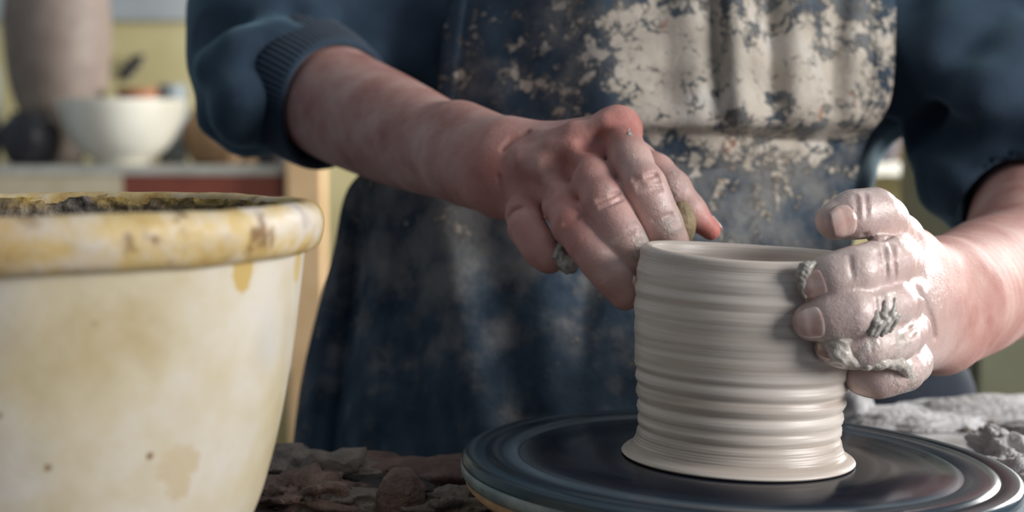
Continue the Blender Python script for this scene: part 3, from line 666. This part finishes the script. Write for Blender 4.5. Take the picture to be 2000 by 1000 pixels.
clay_part('clay_smear', M['slip_dark'], items, *bnd(items), h=0.0005, amp=0.0003, freq=1000)
items = [([P(1226, 255, .7215), P(1229, 270, .7180), P(1232, 290, .7135)], [.0010, .0016, .0008]), ([P(1240, 325, .7035), P(1250, 345, .6985)], [.0011, .0007])]
clay_part('clay_smear', M['slip_dark'], items, *bnd(items), h=0.0004, amp=0.0004, freq=1500)
items = [([P(1285, 346, .7), P(1287, 358, .6985)], [.0008, .001]), ([P(1290, 410, .6965), P(1294, 424, .6965)], [.0018, .0012]), ([P(1305, 440, .6985), P(1310, 455, .7015)], [.001, .0012])]
clay_part('clay_smear', M['slip_dark'], items, *bnd(items), h=0.0004, amp=0.0003, freq=1500)
items = [([P(1092, 500, .708), P(1112, 512, .708), P(1126, 506, .706)], [.003, .0048, .0025]), ([P(1096, 480, .709), P(1092, 498, .708)], [.0018, .0024])]
clay_part('clay_smear', M['slip_dark'], items, *bnd(items), h=0.0006, amp=0.0006, freq=900)

# --- wooden rib held between thumb and fingers
def rib_mesh():
    bm = bmesh.new(); bmesh.ops.create_uvsphere(bm, u_segments=40, v_segments=24, radius=1)
    for v in bm.verts:
        c = v.co; k = abs(c.z); s = 1 if c.z > 0 else -1
        e = mnoise.noise(c*2.5)*0.06
        v.co = Vector((c.x*0.0056*(1+e), c.y*0.0040*(1+e), c.z*0.0104*(1+e)+0.0012*(c.x**2)))
    me = bpy.data.meshes.new('modelling_rib'); bm.to_mesh(me); bm.free(); return me
rib = link('modelling_rib', rib_mesh(), M['spongewood'], loc=tuple(P(1337, 434, .7300)))
rib.rotation_euler = (0.1, -0.22, 0.3)
tag(rib, 'small worn wooden rib pinched between thumb and index finger above the rim', 'tool')

# --- sweater
SW = Field(np.arange(-0.36, 0.50, 0.0036), np.arange(0.86, 1.28, 0.0042), np.arange(0.50, 1.24, 0.0040))
add_chain(SW, [P(1250, 640, 1.10), P(1235, 420, 1.075), P(1255, 250, 1.07), P(1290, 60, 1.075), P(1300, -250, 1.09), P(1300, -560, 1.10)], [0.128, 0.124, 0.134, 0.148, 0.15, 0.10], 0.05, 0.03, 0.72)
add_chain(SW, [SH_R, P(1290, -590, 1.11), SH_L], [0.066, 0.08, 0.066], 0.03, 0.05)
add_chain(SW, [SH_R, P(600, -200, 1.07), P(543, 30, 1.025), P(530, 140, 0.995), P(632, 188, 0.958)], [0.068, 0.060, 0.0525, 0.0455, 0.0412], 0.03, 0.02)
add_chain(SW, [SH_L, P(1930, -120, 1.05), P(1985, 120, 1.015), P(1990, 270, 0.985), P(1990, 322, 0.965)], [0.068, 0.062, 0.057, 0.0565, 0.0545], 0.03, 0.018)
add_chain(SW, [P(1780, 60, 1.06), P(1785, -100, 1.06)], [0.05, 0.06], 0.03, 0.05)      # slack under the arm
add_chain(SW, [P(790, -20, 1.06), P(760, 110, 1.04)], [0.05, 0.03], 0.03, 0.05)
def folds(lines, r, d0, d1, depth, k, cut=True):
    for ln in lines: (crease(SW, ln, r, d0, d1, k, depth) if cut else ridge(SW, ln, r, d0, d1, k, depth))
# right sleeve
folds([[(392, 60), (440, 46), (500, 32), (560, 30)], [(404, 214), (440, 170), (490, 130), (560, 96), (640, 72), (700, 60)], [(500, 262), (497, 215), (508, 170), (535, 125)], [(440, 246), (446, 215), (462, 188)], [(470, 262), (468, 225), (480, 190)]], 0.013, 0.8, 1.15, 0.42, 0.010)
folds([[(420, 130), (470, 100), (540, 70)], [(425, 240), (430, 205), (455, 165)], [(482, 262), (482, 220), (495, 175)], [(455, 255), (455, 222), (468, 192)]], 0.011, 0.8, 1.15, 0.0, 0.016, False)
# left sleeve and the side of the chest
folds([[(1812, 215), (1850, 150), (1900, 90), (1960, 40)], [(1812, 215), (1830, 240), (1880, 262), (1960, 270)], [(1815, 268), (1850, 305), (1900, 322)], [(1770, 20), (1765, 90), (1772, 160)], [(1820, 40), (1815, 100), (1808, 190)], [(1880, 200), (1920, 120), (1990, 40)], [(1850, 350), (1900, 345), (1990, 338)]], 0.016, 0.8, 1.2, 0.42, 0.012)
folds([[(1830, 190), (1880, 120), (1940, 50)], [(1795, 30), (1790, 100), (1795, 180)], [(1750, 30), (1748, 90), (1752, 180)], [(1900, 240), (1930, 170), (1985, 90)], [(1825, 290), (1870, 320), (1940, 330)], [(1850, 20), (1842, 70), (1835, 130)], [(1835, 368), (1900, 362), (1990, 358)]], 0.014, 0.8, 1.2, -0.1, 0.020, False)
X, Y, Z = SW.ax[0][:, None, None], SW.ax[1][None, :, None], SW.ax[2][None, None, :]
SW.F += (0.0016*np.sin(X*70+Z*45)*np.sin(Z*60-Y*40+1)+0.0012*np.sin(X*130-Z*60+Y*70)*np.sin(Z*110+2)).astype(np.float32)
# openings for the forearms
cut_chain(SW, [P(600, 172, 0.975), P(700, 222, 0.928)], [0.0385, 0.0385], 0.004)
cut_chain(SW, [P(2012, 380, 0.975), P(1995, 500, 0.89)], [0.0405, 0.0405], 0.004)
# hem of the neck and of the waist stay closed against the body
sw_me, spos = SW.mesh('sweater'); del SW.F
sweater = part('sweater', sw_me, M['sweater'])
# ribbed cuff of the right sleeve
def cuff_mesh(a, b, ra, rb, n=150, m=16, ribs=75):
    a = np.array(a); b = np.array(b); ax = (b-a)/np.linalg.norm(b-a)
    u = np.cross(ax, [0, 0, 1.0]); u /= np.linalg.norm(u); v_ = np.cross(ax, u); V = []
    prof = [(t, ra+(rb-ra)*t+0.0022*math.sin(math.pi*t)) for t in np.linspace(0, 1, m)]
    prof += [(1.02, rb-0.0012), (1.0, rb-0.0035), (0.6, rb-0.0040)]
    for i in range(n*2):
        an = math.pi*i/n
        for t, r in prof:
            rr = r+(0.0007*math.cos(an*ribs) if t < 0.99 else 0)+0.0012*math.sin(an*3+t*4)
            V.append(a+(b-a)*t+rr*(math.cos(an)*u+math.sin(an)*v_))
    M_ = len(prof); N2 = n*2
    f = [[i*M_+k, ((i+1) % N2)*M_+k, ((i+1) % N2)*M_+k+1, i*M_+k+1] for i in range(N2) for k in range(M_-1)]
    me = meshpy('cuff', V, f); bm = bmesh.new(); bm.from_mesh(me); bmesh.ops.recalc_face_normals(bm, faces=bm.faces); bm.to_mesh(me); bm.free(); return me
cf = link('cuff', cuff_mesh(P(560, 156, 0.985), P(654, 204, 0.948), 0.0445, 0.0415), M['cuff'], sweater)
cf = link('cuff', cuff_mesh(P(2002, 330, 0.982), P(1998, 392, 0.948), 0.0500, 0.0450), M['cuff'], sweater)

# --- apron: a cloth sheet over chest and lap
rows = [  # picture row, left edge, right edge, depth at left / quarter / middle / three quarters / right
 (-90, 892, 1745, .985, .938, .925, .938, .985), (0, 880, 1744, .978, .932, .918, .930, .978), (80, 868, 1743, .972, .926, .910, .922, .968), (150, 862, 1741, .968, .920, .902, .912, .955),
 (200, 858, 1732, .967, .916, .897, .902, .942), (235, 852, 1712, .968, .916, .896, .902, .944), (262, 835, 1692, .970, .920, .906, .918, .960), (310, 760, 1676, .976, .920, .908, .922, .966), (370, 684, 1664, .985, .918, .905, .920, .964), (500, 655, 1660, .990, .912, .895, .910, .960),
 (640, 618, 1662, .985, .902, .880, .900, .955), (760, 592, 1676, .978, .892, .866, .892, .952), (880, 578, 1700, .972, .886, .858, .892, .955), (1010, 575, 1716, .972, .888, .862, .900, .962)]
RW_ = spline([list(map(float, r)) for r in rows], 14)
NU = 190; us = np.linspace(0, 1, NU)
AV, cak_lit, flm = [], [], []
def gs(x, c, s): return math.exp(-((x-c)/s)**2)
for r in RW_:
    py = r[0]; prof_d = spline([[d] for d in r[3:8]], 12)[:, 0]
    for u in us:
        px = r[1]+(r[2]-r[1])*u
        d = float(np.interp(u, np.linspace(0, 1, len(prof_d)), prof_d))
        up_ = 1/(1+math.exp((py-225)/14)); lo_ = 1-up_
        wv = 0
        for c, s, a, sl in ((1440, 26, -.010, .06), (1395, 22, .007, .06), (1500, 26, .008, .05), (1560, 24, -.006, .0), (1620, 24, .008, -.05), (1670, 18, -.006, -.05), (1300, 40, .004, .1), (1180, 50, -.004, .1), (1010, 40, .004, .15)):
            wv += a*gs(px, c+sl*(py-100), s)*up_
        # pouch above the tie on the right, creases fanning from it
        wv += lo_*(-.004*gs(px, 1400, 60)*gs(py, 300, 40)+.006*gs(py, 268+0.05*(px-1500), 12)*gs(px, 1560, 130)+.004*gs(py, 330-0.15*(px-1400), 16)*gs(px, 1450, 90)-.005*gs(py, 355-0.12*(px-1400), 18)*gs(px, 1480, 110))
        low = min(max((py-330)/200, 0), 1)
        for c, s, a, sl in ((705, 20, .012, -.12), (745, 22, -.008, -.10), (660, 14, -.006, -.16), (800, 30, .006, .12), (880, 36, -.006, .18), (960, 40, .005, .2), (1060, 40, -.004, .15), (1150, 36, .006, -.1), (1640, 14, -.006, .1)):
            wv += a*low*gs(px, c+sl*(py-500), s)
        wv += .0016*math.sin(px*.031+py*.017)*math.sin(py*.023+1)
        AV.append(P(px, py, d+wv))
        ck_lit = 0.15+0.68*gs(px, 1360, 310)*gs(py, 120, 190)+0.30*gs(px, 1640, 120)*gs(py, 150, 150)+.12*gs(px, 1480, 160)*gs(py, 300, 110)-0.10*gs(px, 1000, 160)*gs(py, 60, 160)
        ck_lit += 0.10*gs(px, 1330, 90)*gs(py, 230, 70)-0.30*gs(py, 800, 200)*gs(px, 1100, 500)-.05*gs(px, 800, 150)+0.75*gs(px, 1680, 40)*gs(py, 780, 100)  # last term paints the strongly lit lower right edge pale, like caking
        cak_lit.append(ck_lit)
        flm.append(0.38+0.35*gs(px, 1480, 170)*gs(py, 340, 130)+0.28*gs(px, 860, 160)*gs(py, 470, 130)-0.25*gs(py, 850, 150)-0.25*gs(px, 950, 120)*gs(py, 60, 150)+.3*gs(px, 1500, 200)*gs(py, 100, 150))
m_ = NU
AF = [[i*m_+j, (i+1)*m_+j, (i+1)*m_+j+1, i*m_+j+1] for i in range(len(RW_)-1) for j in range(m_-1)]
ap_me = meshpy('apron', AV, AF)
at = ap_me.attributes.new('caked', 'FLOAT', 'POINT'); at.data.foreach_set('value', np.array(cak_lit, np.float32))
at = ap_me.attributes.new('film', 'FLOAT', 'POINT'); at.data.foreach_set('value', np.array(flm, np.float32))
apron = part('apron', ap_me, M['apron']); so = apron.modifiers.new('thickness', 'SOLIDIFY'); so.thickness = 0.0025; so.offset = 1
# stitched hem along the right and left edges of the bib
def hem(j0, j1, i0, i1, lift):
    vv, ff, ca = [], [], []
    cols = list(range(j0, j1+1)); rws = list(range(i0, i1))
    for i in rws:
        for n_, j in enumerate(cols):
            p = AV[i*m_+j]; t = n_/(len(cols)-1)
            toward = (CAM-p)/np.linalg.norm(CAM-p)
            vv.append(p+toward*(lift*(1-(2*t-1)**4)+0.0012)); ca.append(cak_lit[i*m_+j]+0.1)
    k = len(cols)
    ff = [[a*k+b, (a+1)*k+b, (a+1)*k+b+1, a*k+b+1] for a in range(len(rws)-1) for b in range(k-1)]
    me = meshpy('hem', vv, ff); q = me.attributes.new('caked', 'FLOAT', 'POINT'); q.data.foreach_set('value', np.array(ca, np.float32))
    o = link('hem', me, M['apron'], apron); so = o.modifiers.new('thickness', 'SOLIDIFY'); so.thickness = 0.002; so.offset = 1
hem(NU-9, NU-1, 0, 14*6-4, 0.0022)
hem(0, 7, 0, 14*6-4, 0.0022)

# --- trousers
TR = Field(np.arange(-0.30, 0.44, 0.008), np.arange(0.86, 1.34, 0.008), np.arange(0.0, 0.74, 0.008))
hipR, hipL = np.array([0.00, 1.18, 0.60]), np.array([0.20, 1.18, 0.60])
knR, knL = P(800, 1010, 1.03), P(1722, 800, 1.07)
for hp, kn, r in ((hipR, knR, 0.062), (hipL, knL, 0.060)):
    ft = np.array([kn[0], kn[1]+0.06, 0.045])
    add_chain(TR, [hp, kn, ft], [0.085, r, 0.042], 0.02, 0.03)
add_chain(TR, [hipR, hipL], [0.10, 0.10], 0.02, 0.03)
tr_me, _ = TR.mesh('trousers'); part('trousers', tr_me, M['trousers'])

# ================================================================== CLAY SCRAPS ON THE TABLE
def scrap(px, py, sx, sy, sz, mat, label, seed, rz=0, rough=0.35, cat='clay scrap', name='clay_scrap', freq=1.6):
    p = onz(px, py, TZ); o = link(name, lump(name, sx, sy, sz, seed, rough, 4, freq), M[mat], loc=(p[0], p[1], TZ)); o.rotation_euler = (0, 0, rz)
    return tag(o, label, cat)
scrap(612, 950, .030, .022, .012, 'dryclay_grey', 'crumbly grey clay scrap on the table beside the cream bucket', 1, 0.4, .6, freq=2.6)
scrap(700, 935, .036, .020, .009, 'dryclay_brown', 'flat grey-brown clay slab below the apron\'s left side', 2, 0.1, .4)
scrap(606, 985, .026, .018, .010, 'dryclay_brown', 'rough brown clay scrap at the lower left, nearest the bucket', 3, -0.3, .6, freq=2.4)
scrap(683, 992, .024, .013, .007, 'dryclay_grey', 'long flat grey clay strip at the lower left edge of the picture', 4, 0.2, .5)
scrap(784, 1004, .0115, .012, .016, 'dryclay_brown', 'rounded reddish-brown clay lump standing at the bottom edge', 5, 0, .12)
scrap(880, 945, .030, .018, .010, 'dryclay_brown', 'smooth reddish-brown clay slab tucked beside the wheel\'s left rim', 6, 0.3, .25)
scrap(905, 1000, .022, .014, .008, 'dryclay_grey', 'grey crumbled clay scrap in the wheel\'s shadow at bottom', 8, 0.5, .6, freq=2.6)
scrap(760, 962, .030, .014, .006, 'dryclay_and_gap_dark', 'thin dark clay flake between the brown slab and rounded lump', 9, -0.2, .4)
scrap(560, 918, .020, .012, .008, 'dryclay_grey', 'small grey clay scrap at the table edge behind the bucket', 10, 0.2, .5)
scrap(1780, 826, .045, .030, .006, 'dryclay_white', 'pale dry clay slab on the table behind the wheel', 11, 0.1, .3)
scrap(1935, 812, .055, .028, .009, 'dryclay_white', 'broad whitish clay slab at the table\'s far right edge', 12, 0.0, .3)
scrap(1655, 815, .016, .020, .022, 'dryclay_white', 'pale clay mound behind the pot\'s right foot', 13, 0.0, .25)
scrap(1975, 868, .022, .009, .008, 'dryclay_and_gap_dark', 'dark lump standing in for the shaded gap in the pale clay right of the wheel', 14, 0.15, .3)  # dark colour stands for the shade in a gap between slabs
scrap(1958, 905, .010, .018, .012, 'dryclay_white', 'jagged white clay scrap touching the wheel\'s right rim', 15, 0.5, .6, freq=2.6)
scrap(1990, 905, .009, .010, .010, 'dryclay_brown', 'brown clay crumb between white scraps at the right edge', 16, 0.5, .4)
scrap(1996, 962, .014, .018, .012, 'dryclay_white', 'crumbly white clay scrap at the lower right corner', 17, 0.9, .6, freq=2.6)
# fine crumbs nobody could count
rs = np.random.RandomState(5); bm = bmesh.new()
for i in range(260):
    if i % 2: p = onz(rs.uniform(540, 930), rs.uniform(908, 1000), TZ)
    else: p = onz(rs.uniform(1880, 2060), rs.uniform(800, 1030), TZ)
    if math.hypot(p[0]-WC[0], p[1]-WC[1]) < WR+0.004 or math.hypot(p[0]-BC[0], p[1]-BC[1]) < 0.085: continue
    r = bmesh.ops.create_icosphere(bm, subdivisions=1, radius=1); s = rs.uniform(.0008, .003)
    for v in r['verts']: v.co = Vector((p[0]+v.co.x*s*rs.uniform(.7, 1.3), p[1]+v.co.y*s*rs.uniform(.7, 1.3), TZ+s*0.6+v.co.z*s*0.7))
me = bpy.data.meshes.new('clay_crumbs'); bm.to_mesh(me); bm.free()
cr = tag(link('clay_crumbs', me, M['dryclay_grey'], smooth=False), 'fine clay crumbs scattered over the wheel table', 'clay crumbs'); cr['kind'] = 'stuff'

# ================================================================== BACKGROUND SHELVES
SD = 3.15
sz = P(300, 324, SD)[2]; xl, xr = -1.60, P(556, 330, SD)[0]; sy0 = P(300, 330, SD)[1]
shelf = empty('shelf_unit', ((xl+xr)/2, sy0+0.18, 0), 'wooden shelf with pale board and red-brown front behind the bucket', 'shelf')
SO = np.array([(xl+xr)/2, sy0+0.18, 0])
def spart(parent, off, name, x0, x1, y0, y1, z0, z1, mat, bev=0.002):
    return link(name, box_mesh(name, x0-off[0], x1-off[0], y0-off[1], y1-off[1], z0, z1, bev), M[mat], parent, smooth=False)
spart(shelf, SO, 'shelf_board', xl, xr, sy0, sy0+0.52, sz-0.0185, sz, 'shelf_board')
za = P(300, 384, SD)[2]; xm = P(238, 360, SD)[0]
spart(shelf, SO, 'front_board', xm, xr, sy0+0.004, sy0+0.02, za-0.01, sz-0.0185, 'red_board')
spart(shelf, SO, 'front_board', xl, xm, sy0+0.004, sy0+0.02, za-0.01, sz-0.0185, 'cream_board')
px0, px1 = P(560, 500, SD-0.02)[0], P(632, 500, SD-0.02)[0]
wpost = link('wooden_post', box_mesh('wooden_post', px0, px1, sy0-0.035, sy0+0.025, 0, 2.5, 0.004), M['wood_pale'], smooth=False)
tag(wpost, 'pale tan timber post standing at the right end of the shelf', 'post')
spart(shelf, SO, 'post', xl, xl+0.05, sy0-0.01, sy0+0.04, 0, sz-0.02, 'wood_pale')
spart(shelf, SO, 'shelf_board', xl, xr, sy0, sy0+0.52, 0.30, 0.32, 'shelf_board')
spart(shelf, SO, 'back_panel', xl, xr, sy0+0.50, sy0+0.52, 0.32, sz-0.02, 'cream_board')
# lower pale door right of the post
# right-hand shelf
zr = P(1750, 319, SD+0.15)[2]; rx0, rx1 = P(1180, 330, SD+0.15)[0], 1.30; ry0 = P(1750, 330, SD+0.15)[1]
RO = np.array([(rx0+rx1)/2, ry0+0.15, 0])
shelf2 = empty('shelf_unit', tuple(RO), 'low pale-topped shelf showing between the potter\'s side and left elbow', 'shelf')
spart(shelf2, RO, 'shelf_board', rx0, rx1, ry0, ry0+0.30, zr-0.026, zr, 'shelf_board')
spart(shelf2, RO, 'back_panel', rx0, rx1, ry0+0.27, ry0+0.30, 0.0, zr-0.026, 'wall')
M['cupboard'] = plain('dark_brown_wood', lin(50, 42, 37), lin(70, 58, 48), 8, 0.6, 0.15)
CO = np.array([(rx0+rx1)/2, ry0+0.41, 0])  # dark brown backdrop, added tall and wide to block bright wheel reflections
cup = empty('cupboard', tuple(CO), 'tall dark brown cupboard blurred behind the potter\'s left elbow', 'cupboard')
spart(cup, CO, 'cupboard_body', rx0, rx1, ry0+0.335, ry0+0.50, 0.0, 1.75, 'cupboard')
for i in range(3): spart(cup, CO, 'door', rx0+0.02+i*(rx1-rx0-0.02)/3, rx0+(i+1)*(rx1-rx0-0.02)/3, ry0+0.318, ry0+0.3345, 0.05, 1.72, 'cupboard')
spart(shelf2, RO, 'side_panel', rx0, rx0+0.03, ry0+0.01, ry0+0.27, 0.0, zr-0.026, 'wood_pale')
spart(shelf2, RO, 'side_panel', rx1-0.03, rx1, ry0+0.01, ry0+0.27, 0.0, zr-0.026, 'wood_pale')

def vessel(name, px, pz_base, d, prof_px, mat, label, cat, n=64, z=None, group=None):
    """profile in picture pixels at depth d: (radius, height above the foot)"""
    if z is None: d = SD+(d-SD)*1.3
    s = d/FPX; p = P(px, 330, d); zb = sz if z is None else z
    pr = spline(prof_px, 6)*s; pr[:, 0] = np.maximum(pr[:, 0], 0)
    o = link(name, lathe(name, [(0, 0)]+[tuple(q) for q in pr], n), M[mat], loc=(p[0], p[1], zb)); return tag(o, label, cat, group)
vessel('bowl', 240, 0, SD+0.06, [(44, 0), (52, 4), (56, 10), (86, 34), (106, 66), (118, 100), (122, 124), (120, 127), (116, 124), (110, 98), (96, 66), (70, 34), (30, 20), (0, 18)], 'bowl', 'cream-white footed bowl on the shelf board', 'bowl')
vessel('vase', 118, 0, SD+0.245, [(40, 0), (46, 6), (50, 40), (72, 90), (92, 150), (101, 220), (102, 290), (90, 350), (60, 395), (42, 420), (46, 450), (40, 448), (34, 420), (0, 400)], 'vase', 'tall blurred taupe stoneware vase behind the white bowl', 'vase')
vessel('pot', 62, 0, SD+0.06, [(34, 0), (46, 10), (58, 40), (56, 74), (38, 96), (36, 104), (30, 100), (30, 90), (0, 80)], 'darkpot', 'dark glazed round pot left of the white bowl', 'pot')
vessel('pot', -36, 0, SD+0.07, [(24, 0), (34, 10), (38, 100), (34, 190), (20, 215), (16, 208), (0, 190)], 'bluepot', 'blue-grey jar at the left edge of the shelf', 'jar')
vessel('pot', 420, 0, SD+0.12, [(34, 0), (46, 8), (60, 40), (62, 70), (48, 96), (40, 110), (34, 108), (34, 96), (0, 90)], 'brownpot', 'brown stoneware pot on the shelf right of the bowl', 'pot')
vessel('pot', 492, 0, SD+0.22, [(34, 0), (42, 8), (52, 36), (50, 70), (40, 86), (34, 84), (0, 76)], 'brownpot', 'squat tan pot behind the elbow on the shelf', 'pot')
vessel('pot', 530, 0, SD+0.06, [(24, 0), (30, 8), (34, 30), (30, 50), (22, 60), (18, 56), (0, 50)], 'darkpot', 'small dark pot at the shelf\'s right end beside the post', 'pot')
vessel('pot', 270, 0, SD+0.24, [(26, 0), (28, 10), (30, 100), (40, 142), (36, 140), (0, 120)], 'redpot', 'terracotta pot peeking above the bowl\'s rim', 'pot')
vessel('pot', 338, 0, SD+0.27, [(20, 0), (28, 10), (30, 110), (26, 150), (22, 148), (0, 130)], 'bluepot', 'blue-grey bottle behind the white bowl\'s right side', 'bottle')
vessel('pot', 1772, 0, SD+0.34, [(44, 0), (54, 8), (70, 50), (70, 100), (50, 140), (44, 150), (38, 146), (0, 130)], 'brownpot', 'brown pot on the far shelf behind the left elbow', 'pot', z=zr)
vessel('pot', 1712, 0, SD+0.20, [(30, 0), (36, 8), (44, 40), (44, 80), (34, 96), (28, 92), (0, 80)], 'darkpot', 'dark pot on the far shelf beside the potter\'s side', 'pot', z=zr)
# small dark dried flower head hanging on the wall
hk = empty('wall_hanging', tuple(P(262, 118, WBY-0.015)), 'small dark dried bunch hanging on the khaki wall above the bowl', 'decoration')
hk.location.y = WBY-0.025
for i in range(7):
    a = i*0.9; me = lump('leaf', .012, .006, .022, 20+i, .3, 2); o = link('leaf', me, M['darkpot'], hk, (0.016*math.cos(a), -0.006, 0.018*math.sin(a)-0.02)); o.rotation_euler = (0, a, 0)
# olive cabinet low on the right, behind the table
gx = P(1885, 700, 1.75)
gb = empty('cabinet', (gx[0]+0.25, gx[1]+0.16, 0), 'blurred olive-green cabinet low behind the forearm at right', 'cabinet')
M['olive'] = plain('olive_paint', lin(122, 118, 88), lin(150, 150, 124), 5, 0.7, 0.1)
link('cabinet_body', box_mesh('cabinet_body', -0.25, 0.30, -0.15, 0.15, 0, 0.80, 0.004), M['olive'], gb, smooth=False)
link('door', box_mesh('door', -0.235, 0.285, -0.165, -0.151, 0.05, 0.78, 0.003), M['olive'], gb, smooth=False)
